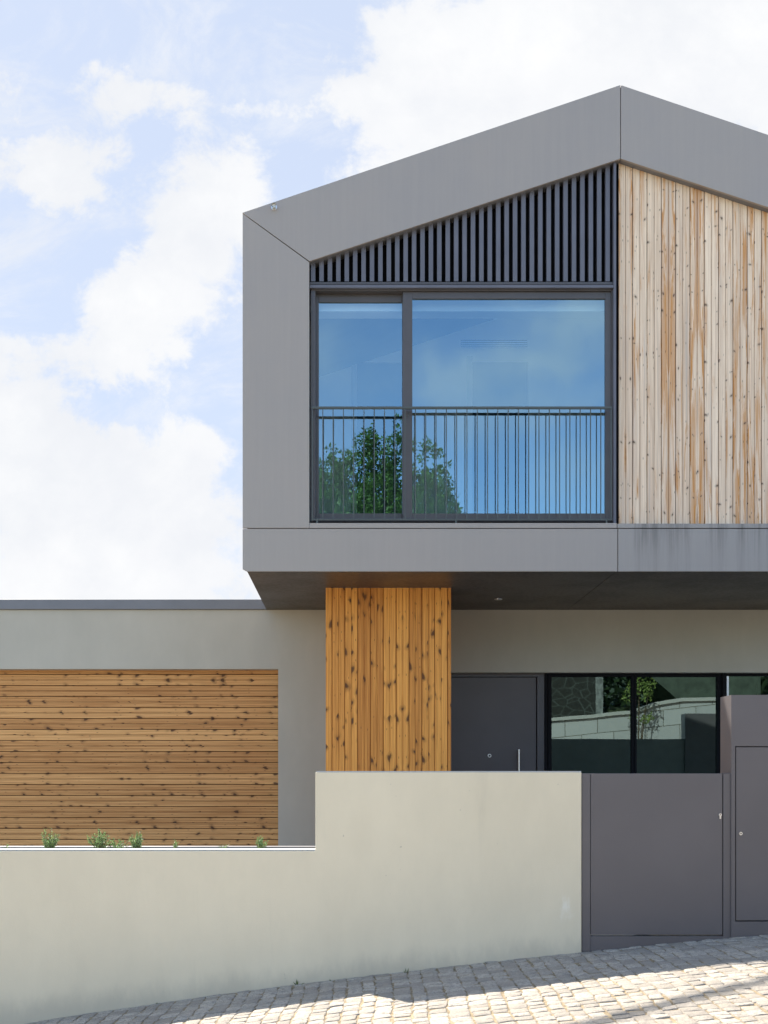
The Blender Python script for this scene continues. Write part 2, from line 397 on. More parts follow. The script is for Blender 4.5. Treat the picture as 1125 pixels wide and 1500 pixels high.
def thing(name, label, cat, loc=(0, 0, 0), group=None):
    """Empty at world origin offset kept at zero so children can use world coordinates"""
    o = bpy.data.objects.new(name, None); C.objects.link(o); o.empty_display_size = .2
    o['label'] = label; o['category'] = cat
    if group: o['group'] = group
    return o

def boards(axis, lo, hi, pitch, along, y0, thick, clip=None, pair=True, gap=.007, gap2=.004, phase=0, seed=1):
    """strips of tongue-and-groove planks. axis 'x': vertical boards spread over x; along(x)->(z0,z1). axis 'z': horizontal boards."""
    rnd = random.Random(seed); mb = MB(); n = int(math.ceil((hi - lo) / pitch)); k = 0
    for i in range(n):
        a = lo + i * pitch; b = min(hi, a + pitch)
        if (i + phase) % 2 == 0 or i == 0: off = rnd.random() * 90; t1, t2 = rnd.random(), rnd.random()
        even = (i + phase) % 2 == 0
        ga, gb = (gap / 2, gap2 / 2) if even else (gap2 / 2, gap / 2)
        su = rnd.uniform(-.010, .012); so_ = off + (rnd.uniform(-.018, .018) if rnd.random() < .7 else rnd.random() * 40)
        if even: ua, ub = pitch, 0.
        else: ua, ub = 0., pitch
        a += ga; b -= gb
        if b <= a + .004: continue
        (z0a, z1a), (z0b, z1b) = along(a), along(b)
        c = .0025; base = len(mb.v); dy_ = rnd.uniform(-.0006, .0006)
        yf = y0 + dy_
        ia, ib = a + c, b - c
        def pt(s_, y_, t_): return (s_, y_, t_) if axis == 'x' else (t_, y_, s_)
        mb.v += [pt(ia, yf, z0a), pt(ib, yf, z0b), pt(ib, yf, z1b), pt(ia, yf, z1a),
                 pt(a, yf + c, z0a), pt(b, yf + c, z0b), pt(b, yf + c, z1b), pt(a, yf + c, z1a),
                 pt(a, y0 + thick, z0a), pt(b, y0 + thick, z0b), pt(b, y0 + thick, z1b), pt(a, y0 + thick, z1a)]
        uvs = {0: (ua + su, z0a), 1: (ub + su, z0b), 2: (ub + su, z1b), 3: (ua + su, z1a)}
        for f in ((0, 1, 2, 3), (4, 0, 3, 7), (1, 5, 6, 2), (8, 4, 7, 11), (5, 9, 10, 6), (7, 3, 2, 6), (11, 7, 6, 10), (0, 4, 5, 1), (4, 8, 9, 5)):
            uv = [(uvs[q % 4][0], uvs[q % 4][1] + so_) for q in f]
            mb.face([base + q for q in f], uv, (t1, min(1, max(0, t2))))
    return mb

def leaves(mb, cx, cy, cz, n, rx, ry, rz, size, rnd, up=0.):
    for _ in range(n):
        while True:
            a, b, c = rnd.uniform(-1, 1), rnd.uniform(-1, 1), rnd.uniform(-1, 1)
            r = a * a + b * b + c * c
            if r <= 1: break
        p = Vector((cx + a * rx, cy + b * ry, cz + c * rz))
        leaf(mb, p, Vector((rnd.gauss(0, 1), rnd.gauss(0, 1), rnd.gauss(up, 1))), size * rnd.uniform(.6, 1.25), rnd)
def leaf(mb, p, d_, s_, rnd, wid=.42):
    d_ = d_.normalized() if d_.length else Vector((0, 0, 1))
    a = d_.cross(Vector((rnd.gauss(0, 1), rnd.gauss(0, 1), rnd.gauss(0, 1)))).normalized(); nrm = d_.cross(a)
    b = len(mb.v)
    mb.v += [tuple(p), tuple(p + d_ * s_ * .5 + a * s_ * wid * .5 + nrm * s_ * .05), tuple(p + d_ * s_), tuple(p + d_ * s_ * .5 - a * s_ * wid * .5 + nrm * s_ * .05)]
    mb.face([b, b + 1, b + 2, b + 3])

# ------------------------------------------------------------------ ground
def g(X):
    """street surface height: it climbs to the right"""
    if X < -2: z = -1.459 + .15 * (max(X, -45) + 2)
    elif X < 0: z = -1.175 + .118 * X - .012 * X * X
    elif X < 3: z = -1.175 + .118 * X - .006 * X * X
    else: z = -.875 + .082 * (min(X, 60) - 3)
    return z + E
Yw = 7.33; Yf = 12.1; Yg = 14.8; Yp = 13.09; Yd = 14.94

xs = [-400, -120, -60, -45, -30, -20, -14, -10, -8, -6] + [-5 + i * .25 for i in range(49)] + [8, 10, 14, 20, 30, 45, 60, 120, 400]
ys = [-400, -60, -20, -8, -4, 0, 3, 5, 7.2, 9, 12, 15, 20, 40, 120, 500]
mb = MB()
for y_ in ys:
    for x_ in xs: mb.v.append((x_, y_, g(x_) - .0045))
for j in range(len(ys) - 1):
    for i in range(len(xs) - 1):
        a = j * len(xs) + i; mb.face([a, a + 1, a + 1 + len(xs), a + len(xs)])
mb.build('ground', M['joint'], kind='structure')

# granite setts as real stones over the stretch of street that can be seen
def setts(x0, x1, y0, y1, pw, pd, seed):
    """courses run away from the wall; joints across them are staggered"""
    rnd = random.Random(seed); mb = MB(); xc = x0; r = 0; K = 4
    while xc < x1:
        wd0 = pw * rnd.uniform(.78, 1.2); y_ = y1 + rnd.uniform(0, pd * .8); ph = rnd.uniform(0, 9)
        wav = lambda Y: .018 * math.sin(Y * 1.9 + xc * .8) + .006 * math.sin(Y * 5 + xc * 2.1)
        while y_ > y0:
            dep = pd * rnd.uniform(.75, 1.35); wd = wd0; gp = rnd.uniform(.003, .008); x_ = xc
            base = len(mb.v); hz_ = rnd.uniform(-.002, .0025); tx = rnd.uniform(-.022, .022); ty = rnd.uniform(-.022, .022)
            sk = rnd.uniform(-.006, .006); jx = [rnd.uniform(-.008, .008) for _ in range(4)]; jy = [rnd.uniform(-.012, .012) for _ in range(4)]
            us = (0., .08, .5, .92, 1.)
            for jn, b_ in enumerate(us):
                for in_, a_ in enumerate(us):
                    qx = (1 - a_) * (1 - b_) * jx[0] + a_ * (1 - b_) * jx[1] + a_ * b_ * jx[2] + (1 - a_) * b_ * jx[3]
                    qy = (1 - a_) * (1 - b_) * jy[0] + a_ * (1 - b_) * jy[1] + a_ * b_ * jy[2] + (1 - a_) * b_ * jy[3]
                    X = x_ + gp / 2 + a_ * (wd - gp) + qx + sk * (b_ - .5) + wav(y_ - dep * (1 - b_))
                    Y_ = y_ - dep + gp / 2 + b_ * (dep - gp) + qy
                    edge = (in_ in (0, 4)) + (jn in (0, 4))
                    z = g(X) + hz_ + tx * (a_ - .5) * wd + ty * (b_ - .5) * dep
                    z += (noise.noise((X * 26, Y_ * 26, seed)) * .0028 + noise.noise((X * 70, Y_ * 70, 3)) * .0020)
                    z -= (.0, .0026, .006)[edge]
                    if in_ in (1, 3) or jn in (1, 3): z -= .0004
                    mb.v.append((X, min(Y_, Yw + .02), z))
            for jn in range(K):
                for in_ in range(K):
                    q = base + jn * 5 + in_; mb.face([q, q + 1, q + 6, q + 5])
            ring = [base + i for i in range(5)] + [base + 9, base + 14, base + 19, base + 24] + [base + 23, base + 22, base + 21, base + 20] + [base + 15, base + 10, base + 5]
            b2 = len(mb.v)
            for i in ring: p = mb.v[i]; mb.v.append((p[0], p[1], p[2] - .03))
            for i in range(len(ring)):
                j = (i + 1) % len(ring); mb.face([ring[j], ring[i], b2 + i, b2 + j])
            y_ -= dep
        xc += wd0; r += 1
    return mb
o = setts(-3.6, 5.2, 2.6, Yw + .03, .088, .092, 4).build('road', M['stone'], kind='structure')
for p_ in o.data.polygons: p_.use_smooth = True

# yard behind the boundary wall
mb = MB(); xs2 = [-9 + i * .5 for i in range(36)]
for y_ in (Yw + .45, Yg + .1):
    for x_ in xs2: mb.v.append((x_, y_, g(x_) + .004))
for i in range(len(xs2) - 1): mb.face([i, i + 1, i + 1 + len(xs2), i + len(xs2)])
mb.build('yard_paving', m_plain('yard_concrete', (.36, .34, .31), .9, 0, .12, 4, .2, .3), kind='structure')

# ------------------------------------------------------------------ the house
house = thing('modern_house', 'modern gabled house with grey metal frame, timber cladding and an overhanging upper storey', 'house')
T3 = .03                                                        # panel thickness
q = .003                                                        # half seam
def pp(lst, Y=Yf): return [P(a, b, Y) for a, b in lst]
RX = 909 + (909 - 355)                                          # mirrored right corner
# front panels, with open seams between them
MB().prism(pp([(355.4, 313), (453, 384), (453, 773.4), (355.4, 773.4)]), Yf, Yf + T3).build('side_fascia', M['clad'], house, .002)
MB().prism(pp([(355, 311.6), (909 - .5, 124.5), (909 - .5, 232.5), (453.4, 382.6)]), Yf, Yf + T3).build('roof_fascia', M['clad'], house, .002)
MB().prism(pp([(909.5, 124.5), (RX, 311.6), (RX - 98, 382.6), (909.5, 232.5)]), Yf, Yf + T3).build('roof_fascia', M['clad'], house, .002)
MB().prism(pp([(RX, 313), (RX, 773.4), (RX - 98, 773.4), (RX - 98, 384)]), Yf, Yf + T3).build('side_fascia', M['clad'], house, .002)
MB().prism(pp([(355.4, 774.6), (904.4, 774.6), (904.4, 837), (362, 837), (355.4, 833.5)]), Yf, Yf + T3).build('base_fascia', M['clad'], house, .002)
MB().prism(pp([(905.6, 774.6), (RX, 774.6), (RX, 837), (905.6, 837)]), Yf, Yf + T3).build('base_fascia', M['cladS'], house, .002)
# ledges under window and timber
MB().box(PX(453.3, Yf), PX(903.6, Yf), Yf + .001, Yf + .32, PZ(773.4, Yf), PZ(766, Yf)).build('window_ledge', M['clad'], house, .002)
MB().box(PX(904.6, Yf), PX(RX - 98, Yf), Yf + .001, Yf + .32, PZ(773.4, Yf), PZ(767, Yf)).build('timber_ledge', M['cladS'], house, .002)
# carcass behind the panels
D = Yf + 8.5; c0 = Yf + T3
xl = PX(362, Yf); xr = PX(RX - 7, Yf)
ax, az = P(909, 125.4, Yf); bx_, bz_ = P(909, 231.5, Yf)
il, iz = P(451.5, 383, Yf); ol_z = PZ(313.5, Yf)
zb = PZ(774, Yf); z837 = PZ(837, Yf) + .004
MB().prism([(xl, ol_z), (il, iz), (il, zb), (xl, zb)], c0, D).build('upper_side_wall', M['clad'], house)
MB().prism([(2 * ax - xl, ol_z), (2 * ax - xl, zb), (2 * ax - il, zb), (2 * ax - il, iz)], c0, D).build('upper_side_wall', M['clad'], house)
MB().prism([(xl, ol_z), (ax, az), (bx_, bz_), (il, iz)], c0, D).prism([(ax, az), (2 * ax - xl, ol_z), (2 * ax - il, iz), (bx_, bz_)], c0, D).build('roof', M['copegrey'], house)
MB().box(xl, 2 * ax - xl, c0, D, z837, zb).build('floor_slab', M['clad'], house)
# soffit in two sheets with the diagonal-running joint
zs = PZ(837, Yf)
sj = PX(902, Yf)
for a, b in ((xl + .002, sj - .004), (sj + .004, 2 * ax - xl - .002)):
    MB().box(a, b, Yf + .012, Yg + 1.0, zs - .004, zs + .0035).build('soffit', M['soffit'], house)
sx, sz = P(730, 877, 1); Ys = (zs - E) * F / (HY - 877)
MB().tube((PX(730, Ys), Ys, zs - .012), (PX(730, Ys), Ys, zs - .003), .042, .046, 20).build('downlight', M['steel'], house)
# louvres above the window
xL, xR = PX(455, Yf), PX(902, Yf)
def under(x): return bz_ - abs(x - bx_) * (bz_ - iz) / (bx_ - il)         # underside of the roof
zl = PZ(413, Yf + .1)
back = MB().prism([(xL - .02, zl - .05), (xR + .02, zl - .05), (xR + .02, under(xR) + .02), (xL - .02, under(xL) + .02)], Yf + .21, Yf + .24)
lou = back.build('louvre_panel', M['black'], house)
ns = 36; pitch = (xR - xL) / ns
for i in range(ns):
    a = xL + i * pitch; b = a + pitch * .52
    ya, yb = Yf + .085, Yf + .155
    MB().prism([(a, zl), (b, zl), (b, under(b) + .004), (a, under(a) + .004)], ya, yb).build('slat', M['louvre'], lou)
MB().box(xR - .012, xR + .014, Yf + .045, Yf + .2, PZ(766, Yf) + .001, under(xR) - .0).build('corner_trim', M['louvre'], house)
MB().box(xL - .01, xR - .014, Yf + .07, Yf + .2, PZ(416.5, Yf + .07), PZ(413, Yf + .07)).build('louvre_rail', M['frame'], house, .002)
MB().box(xL - .01, xR - .014, Yf + .04, Yf + .2, PZ(421.5, Yf + .04), PZ(417.0, Yf + .04)).build('lintel_trim', M['louvre'], house, .002)
# timber cladding on the right half of the gable
xT0 = PX(905, Yf + .1) + .006; xT1 = PX(RX - 100, Yf)
zt = PZ(766, Yf)
boards('x', xT0, xT1, .0705, lambda x: (zt, under(x) - .002), Yf + .10, .022, seed=3, phase=0).build('timber_cladding', M['silver'], house)
MB().prism([(xT0 - .01, zt), (xT1, zt), (xT1, under(xT1)), (xT0, under(xT0))][:], Yf + .122, Yf + .30).build('cladding_backing', M['black'], house)

# big sliding window
Yv = Yf + .11
win = MB()
x0, x1 = PX(455.5, Yv), PX(901, Yv); zt_, zb_ = PZ(422.5, Yv), PZ(764.5, Yv)
win.box(x0, x0 + .045, Yv - .03, Yv + .12, zb_, zt_); win.box(x1 - .04, x1, Yv - .03, Yv + .12, zb_, zt_)
win.box(x0 + .045, x1 - .04, Yv - .03, Yv + .12, zt_ - .035, zt_); win.box(x0 + .045, x1 - .04, Yv - .03, Yv + .12, zb_, zb_ + .03)
win = win.build('sliding_window', M['frame'], house, .002)
def sash(px0, px1, py0, py1, gx0, gx1, gy0, gy1, Y, name='sash'):
    """frame ring around a pane, all in photo pixels at depth Y"""
    m_ = MB(); X0, Z1 = P(px0, py0, Y); X1, Z0 = P(px1, py1, Y); GX0, GZ1 = P(gx0, gy0, Y); GX1, GZ0 = P(gx1, gy1, Y); dd = .045
    m_.box(X0, GX0, Y, Y + dd, Z0, Z1); m_.box(GX1, X1, Y, Y + dd, Z0, Z1); m_.box(GX0, GX1, Y, Y + dd, GZ1, Z1); m_.box(GX0, GX1, Y, Y + dd, Z0, GZ0)
    return m_, (GX0, GX1, GZ0, GZ1)
sR, gR = sash(590, 898.5, 427.5, 761.5, 604, 886.5, 437.5, 752, Yv - .005); sR.build('sash', M['frame'], win, .003)
sL, gL = sash(458, 592.5, 430, 761.5, 467, 589, 442.5, 752, Yv + .055); sL.build('sash', M['frame'], win, .003)
def pane(G, Y, m_, par):
    x0, x1, z0, z1 = G; mb = MB(); mb.v = [(x0 - .004, Y, z0 - .004), (x1 + .004, Y, z0 - .004), (x1 + .004, Y, z1 + .004), (x0 - .004, Y, z1 + .004)]
    mb.face([0, 1, 2, 3]); return mb.build('pane', m_, par)
pane(gR, Yv + .015, M['glass'], win); pane(gL, Yv + .075, M['glass'], win)
MB().tube((PX(598, Yv), Yv - .006, PZ(600, Yv)), (PX(598, Yv), Yv - .006, PZ(612, Yv)), .004).build('pull', M['rail'], win)

# room behind it
Yr = 15.6; room = MB()
rx0, rx1 = il + .003, PX(905, Yf) + .9
zc = PZ(455, Yr); zf = zb + .002
xk = bx_ - (bz_ + .2 - zc) / ((bz_ - iz) / (bx_ - il))
room.prism([(rx0, zf), (rx1, zf), (rx1, zc + .02), (xk, zc + .02), (rx0, under(rx0) + .2)], Yr, Yr + .1)
room.build('room_wall', M['wallin'], house)
MB().box(rx1, rx1 + .1, Yf + .32, Yr + .1, zf, zc).build('room_wall', M['wallin'], house)
MB().box(rx0, rx1, Yf + .32, Yr, zf, zf + .02).build('room_floor', m_plain('oak_floor', (.30, .2, .12), .5), house)
MB().box(xk, rx1, Yf + .32, Yr, zc, zc + .05).build('room_ceiling', M['wallin'], house)
dk = m_plain('door_shadow_grey', (.04, .045, .055), .6)  # flat dark sheets stand in for the shaded door openings
for a, b, t in ((523, 600, 532), (692, 773, 531)):
    d_ = MB().box(PX(a, Yr), PX(b, Yr), Yr - .012, Yr - .002, zf + .02, PZ(t, Yr)).build('doorway_shade', dk, house)
    MB().box(PX(a, Yr) - .07, PX(a, Yr) - .002, Yr - .03, Yr - .002, zf + .02, PZ(t, Yr) + .07).build('architrave', M['coping'], d_)
MB().box(rx0 + .01, PX(905, Yf) + .2, Yv + .16, Yv + .36, PZ(456, Yv + .16), PZ(430, Yv + .16)).build('blind_box', M['wallin'], house)
vg = MB()
for k in range(4): vg.box(PX(675, Yr), PX(772, Yr), Yr - .02, Yr - .004, PZ(500 + k * 3, Yr), PZ(498.8 + k * 3, Yr))
vg.build('air_grille', dk, house)

# juliet railing
Yb = Yf + .012
rl = MB(); ra, rb = PX(457, Yb), PX(896, Yb); rt, rbm = PZ(597, Yb), PZ(761, Yb)
rl.box(ra, rb, Yb - .006, Yb + .022, rt - .012, rt + .010); rl.box(ra, rb, Yb - .004, Yb + .016, rbm - .006, rbm + .006)
rl = rl.build('railing', M['rail'], house, .002)
nb = 29; pitch = (rb - ra) / nb
for i in range(nb + 1):
    x_ = ra + .005 + i * (rb - ra - .01) / nb
    MB().box(x_ - .0045, x_ + .0045, Yb, Yb + .009, rbm - .003, rt - .010).build('baluster', M['rail'], rl)
for x_ in (PX(668, Yb), ra + .05, rb - .05):
    MB().box(x_ - .008, x_ + .008, Yb, Yb + .02, zt_ * 0 + PZ(766, Yf) , rbm - .004).build('railing_foot', M['rail'], rl)

# small spot fitting on the fascia
fx, fz = P(401.5, 303.5, Yf)
sp = MB().tube((fx, Yf - .004, fz), (fx, Yf - .055, fz - .004), .020, .023, 20, cap=False).tube((fx, Yf - .003, fz), (fx, Yf - .001, fz), .03, .03, 20)
sp = sp.build('facade_spotlight', M['steel'], house)
MB().tube((fx, Yf - .030, fz), (fx, Yf - .034, fz), .019, .019, 20).build('lens', m_plain('lamp_lens', (.7, .7, .68), .2), sp)

# ground floor walls (garage wing, and wall right of the timber column)
zt0 = zs - .0045
GWX = -9.0
top = PZ(892.5, Yg)
gw = MB()
xo = PX(407.5, Yg); zo = PZ(980, Yg); zlow = -1.9
gw.prism([(GWX, zo), (xo, zo), (xo, zlow), (PX(560, Yg), zlow), (PX(560, Yg), top - .006), (GWX, top - .006)], Yg, Yg + .25)
gw.build('garage_wall', M['wall'], house)
MB().box(GWX, PX(392, Yg), Yg + .25, Yg + 6, top - .03, top + .0).build('garage_roof', M['copegrey'], house)
MB().box(GWX - .03, PX(520, Yg) * 0 + PX(500, Yg), Yg - .03, Yg + .3, top - .003, PZ(878, Yg - .03)).build('roof_coping', M['copegrey'], house, .003)
MB().box(GWX, GWX + .25, Yg + .25, Yg + 6, zlow, top - .03).build('garage_wall', M['wall'], house)
# garage door: horizontal boards, set back
Ygd = Yg + .17
gxa, gxb = GWX + .3, xo + .012
boards('z', PZ(1262, Ygd), zo + .02, .0665, lambda z: (gxa, gxb), Ygd, .022, seed=9, gap=.007, gap2=.004).build('garage_door', M['oiledh'], house)
MB().box(gxa, gxb, Ygd + .022, Ygd + .08, PZ(1262, Ygd) - .6, zo + .02).build('garage_door_backing', M['black'], house)
# timber column
px0, px1 = PX(477, Yp), PX(661, Yp); cz0 = g(0) - .3; cz1 = PZ(861, Yp)
boards('x', px0, px1, .0678, lambda x: (cz0, cz1), Yp, .022, seed=21, phase=1, gap=.008, gap2=.0022).build('timber_column', M['oiled'], house)
MB().box(px0 + .004, px1 - .004, Yp + .022, Yg - .004, cz0, cz1 - .002).build('column_core', M['oiled'], house)
MB().box(px0 - .004, px1 + .004, Yp - .004, Yg - .004, cz1 + .0, zt0 - .0).build('column_cap', M['frame'], house)
# wall over door and windows
xw0 = PX(600, Yg); hx = 2 * ax - xl
MB().box(xw0, hx, Yg, Yg + .25, PZ(985, Yg), top - .006).build('entrance_wall', M['wall'], house)
MB().box(hx - .25, hx, Yg + .25, D, -1.2, top - .006).build('entrance_wall', M['wall'], house)
MB().box(xw0, hx - .25, Yg + .26, D, top - .04, top - .010).build('entrance_ceiling', M['wallin'], house)
MB().box(xw0, PX(655, Yg), Yg + .01, Yg + .25, -1, PZ(985, Yg)).build('entrance_wall', M['wall'], house)
# front door with frame
dz1 = PZ(986, Yd); dzb = -.2
dr = MB(); dr.box(PX(655, Yd), PX(797, Yd), Yd - .02, Yd + .08, PZ(991.5, Yd), dz1 + .05); dr.box(PX(786.5, Yd), PX(797, Yd), Yd - .02, Yd + .08, dzb, PZ(991.5, Yd))
dr.build('door_frame', M['frame'], house, .002)
fd = MB().box(PX(640, Yd), PX(785.4, Yd), Yd, Yd + .06, dzb, PZ(992.3, Yd)).build('front_door', M['door'], house, .002)
hb = MB(); hxp = PX(759, Yd); hb.tube((hxp, Yd - .06, PZ(1098, Yd)), (hxp, Yd - .06, PZ(1098, Yd) - 1.0), .014, None, 14)
hb.tube((hxp, Yd - .06, PZ(1110, Yd)), (hxp, Yd, PZ(1110, Yd)), .008).tube((hxp, Yd - .06, PZ(1110, Yd) - .8), (hxp, Yd, PZ(1110, Yd) - .8), .008)
hb.build('handle', M['steel'], fd, smooth=False)
kx, kz = P(717, 1107, Yd); MB().tube((kx, Yd - .012, kz), (kx, Yd - .0005, kz), .021, .023, 20).build('peephole', M['steel'], fd)
MB().tube((kx, Yd - .015, kz), (kx, Yd - .0125, kz), .012, .012, 16).build('peephole', M['black'], fd)
# ground-floor windows
gwn = MB(); Z0 = dzb; Zt = PZ(986, Yd) + .05
for a, b in ((797.5, 801.5), (802.5, 807.5), (924.5, 927.8), (928.6, 932), (1050, 1056.5)): gwn.box(PX(a, Yd), PX(b, Yd), Yd - .03, Yd + .07, Z0, Zt)
gwn.box(PX(807.5, Yd), PX(924.5, Yd), Yd - .03, Yd + .07, PZ(991.5, Yd), Zt); gwn.box(PX(932, Yd), PX(1050, Yd), Yd - .03, Yd + .07, PZ(991.5, Yd), Zt)
gwn.box(PX(1062, Yd), hx - .25, Yd - .03, Yd + .07, PZ(990, Yd), Zt); gwn.box(hx - .4, hx - .25, Yd - .03, Yd + .07, Z0, PZ(990, Yd))
gwn.box(PX(1056.5, Yd), PX(1062, Yd), Yd - .06, Yd + .07, Z0, Zt)
gwn = gwn.build('entrance_window', M['black'], house, .002)
for a, b in ((807.5, 924.5), (932, 1050)): pane((PX(a, Yd), PX(b, Yd), Z0, PZ(991.5, Yd)), Yd + .01, M['glass2'], gwn)
pane((PX(1062, Yd), hx - .4, Z0, PZ(990, Yd)), Yd + .03, M['glass2'], gwn)
MB().box(PX(1063, Yd), PX(1066, Yd), Yd - .045, Yd - .031, PZ(1060, Yd), PZ(991, Yd)).build('handle', M['steel'], gwn)
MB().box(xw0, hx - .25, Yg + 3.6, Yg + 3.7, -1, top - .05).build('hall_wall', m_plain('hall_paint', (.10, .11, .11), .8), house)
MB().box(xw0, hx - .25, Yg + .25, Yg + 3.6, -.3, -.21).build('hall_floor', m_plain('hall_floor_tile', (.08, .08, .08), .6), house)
MB().box(xw0 - .1, xw0, Yg + .25, Yg + 3.7, -.3, top - .05).build('hall_wall', M['wallin'], house)

# ------------------------------------------------------------------ boundary wall with planter
bw = thing('boundary_wall', 'cream rendered street wall stepping up to the gate, low planter on its left', 'wall')
zT, zL = PZ(1131, Yw), PZ(1246, Yw); xs_, xe = PX(462, Yw), PX(852, Yw)
pts = [(-4.6, zL), (-4.6, g(-4.6) - .1)] + [(x, g(x) - .1) for x in (-4, -3, -2, -1, 0, 1)] + [(xe, g(xe) - .1), (xe, zT), (xs_, zT), (xs_, zL)]
MB().prism(pts, Yw, Yw + .16).build('wall', M['cream'], bw, .006)
MB().box(-4.6, xs_ - .002, Yw + .004, Yw + .13, zL + .001, zL + .006).build('coping', M['coping'], bw)
MB().box(xs_ + .006, xe - .002, Yw + .004, Yw + .156, zT + .001, zT + .006).build('coping', M['coping'], bw)
MB().box(-4.6, xs_ + .3, Yw + .36, Yw + .45, g(-4.6), zL + .004).build('planter_back', M['copegrey'], bw, .003)
MB().box(-4.6, xs_ + .3, Yw + .161, Yw + .359, zL - .35, zL - .035).build('soil', M['soil'], bw)

# gate
gate = thing('garden_gate', 'dark grey sheet metal pedestrian gate between cream wall and meter cabinet', 'gate')
Yq = Yw + .012; gT = PZ(1133, Yq)
def gx(p): return PX(p, Yq)
gz = lambda x: g(x) - .05
MB().box(gx(852.4), gx(864.6), Yq, Yq + .08, gz(gx(852)), gT).build('post', M['gate'], gate, .002)
MB().box(gx(1059.6), gx(1070.6), Yq, Yq + .08, gz(gx(1060)), gT).build('post', M['gate'], gate, .002)
lf = MB().box(gx(865.4), gx(1058.6), Yq + .004, Yq + .05, PZ(1369.5, Yq), gT).build('leaf', M['gate'], gate, .002)
MB().prism([(gx(864.6) + .001, gz(gx(865))), (gx(1059.6) - .001, gz(gx(1059))), (gx(1059.6) - .001, PZ(1371.5, Yq)), (gx(864.6) + .001, PZ(1371.5, Yq))], Yq + .002, Yq + .05).build('kick_plate', M['gate'], gate, .001)
lx, lz = P(1055, 1195, Yq)
MB().tube((lx, Yq - .004, lz + .006), (lx, Yq + .004, lz + .006), .0085, None, 16).box(lx - .004, lx + .004, Yq - .003, Yq + .004, lz - .018, lz + .004).build('lock', M['steel'], lf)
MB().tube((lx, Yq - .006, lz + .006), (lx, Yq - .0041, lz + .006), .003, None, 10).build('keyhole', M['black'], lf)

# meter cabinet
cab = thing('meter_cabinet', 'tall dark grey metal meter cabinet with flush door at the right of the gate', 'cabinet')
ca, cb_ = PX(1071.2, Yw), PX(1071.2, Yw) + .95; cT = PZ(1018, Yw)
da, db = PX(1077, Yw), cb_ - .05; dT, dB = PZ(1093, Yw), PZ(1350, Yw); cB = g(ca) - .06
k = MB()
k.box(ca, da, Yw, Yw + .217, cB, cT); k.box(db, cb_, Yw, Yw + .217, cB, cT); k.box(da, db, Yw, Yw + .217, dT, cT); k.box(da, db, Yw, Yw + .217, cB, dB); k.box(da, db, Yw + .06, Yw + .217, dB, dT)
k.build('body', M['gate'], cab)
cd = MB().box(da + .006, db - .006, Yw + .003, Yw + .04, dB + .006, dT - .006).build('door', M['gate'], cab, .002)
kx, kz = P(1085, 1221, Yw); MB().tube((kx, Yw - .006, kz), (kx, Yw + .003, kz), .0095, .0105, 18).build('lock', M['steel'], cd)
MB().tube((kx, Yw - .008, kz), (kx, Yw - .0061, kz), .004, None, 10).build('keyhole', M['black'], cd)

# the wall goes on uphill, out of frame but seen in the ground-floor glass
V = 2 * (Yd + .01) - Yw
bw2 = thing('uphill_wall', 'taller street wall further uphill, seen reflected in the ground-floor windows', 'wall')
h1 = E + 58 * V / F; h2 = E + 95 * V / F; xA = cb_ + .003; xB = (998 - VX) * V / F
MB().prism([(xA, g(xA) - .1), (xB, g(xB) - .1), (xB, h1), (xA, h1)], Yw + .02, Yw + .2).build('wall', m_plain('shade_grey_render', (.23, .24, .22), .9, 0, .08, 3), bw2, .004)  # render colour set darker to carry the shade on this wall
MB().prism([(xB + .002, g(xB) - .1), (xB + 3, g(xB + 3) - .1), (xB + 3, h2), (xB + .002, h2)], Yw - .03, Yw + .25).build('pier', M['gate'], bw2, .004)

# ------------------------------------------------------------------ plants
def herb(px, w_, h_, n, label, seed, name='planter_herb', mm='herb', Y=Yw + .26, cat='plant', grp='small herbs in the planter'):
    rnd = random.Random(seed); X = PX(px, Y); zb2 = zL - .04
    st = MB(); lv = MB()
    for i in range(n):
        a = rnd.uniform(0, 2 * math.pi); sp_ = rnd.random() ** .7
        tip = Vector((X + math.cos(a) * w_ * sp_, Y + math.sin(a) * min(w_, .07) * sp_, zb2 + .04 + h_ * (1 - .45 * sp_) * rnd.uniform(.4, 1.12)))
        b0 = Vector((X + rnd.uniform(-.01, .01), Y + rnd.uniform(-.01, .01), zb2))
        st.tube(b0, tip, .0018, .0008, 5)
        L = (tip - b0).length; nl = int(L / .0045)
        dr_ = (tip - b0).normalized()
        for k_ in range(nl):
            t = k_ / nl
            if t < .2: continue
            p = b0.lerp(tip, t); s_ = rnd.uniform(.014, .026) * (1.1 - .3 * t)
            dd = (Vector((rnd.gauss(0, 1), rnd.gauss(0, 1), rnd.gauss(0, .6))).normalized() + dr_ * .8)
            leaf(lv, p, dd, s_, rnd, .24)
    r = thing(name, label, cat, group=grp)
    st.build('stem', M['bark'], r); lv.build('foliage', M[mm], r)
herb(72, .066, .135, 34, 'bright green upright herb, leftmost full one in the planter', 1)
herb(147, .085, .130, 40, 'widest sprawling rosemary bush in the planter', 2)
herb(172, .075, .065, 18, 'low trailing sprig spreading right from the widest bush', 12)
herb(200, .056, .118, 34, 'compact round green herb just right of the widest bush', 3)
herb(257, .022, .050, 6, 'tiny sparse herb seedling in the middle of the planter', 4)
herb(328, .035, .030, 6, 'thin reddish low sprig to the left of the last herb', 5)
herb(383, .048, .100, 20, 'upright green herb nearest the wall step', 6)
herb(8, .030, .022, 5, 'very small grey sprig at the far left of the planter', 8)
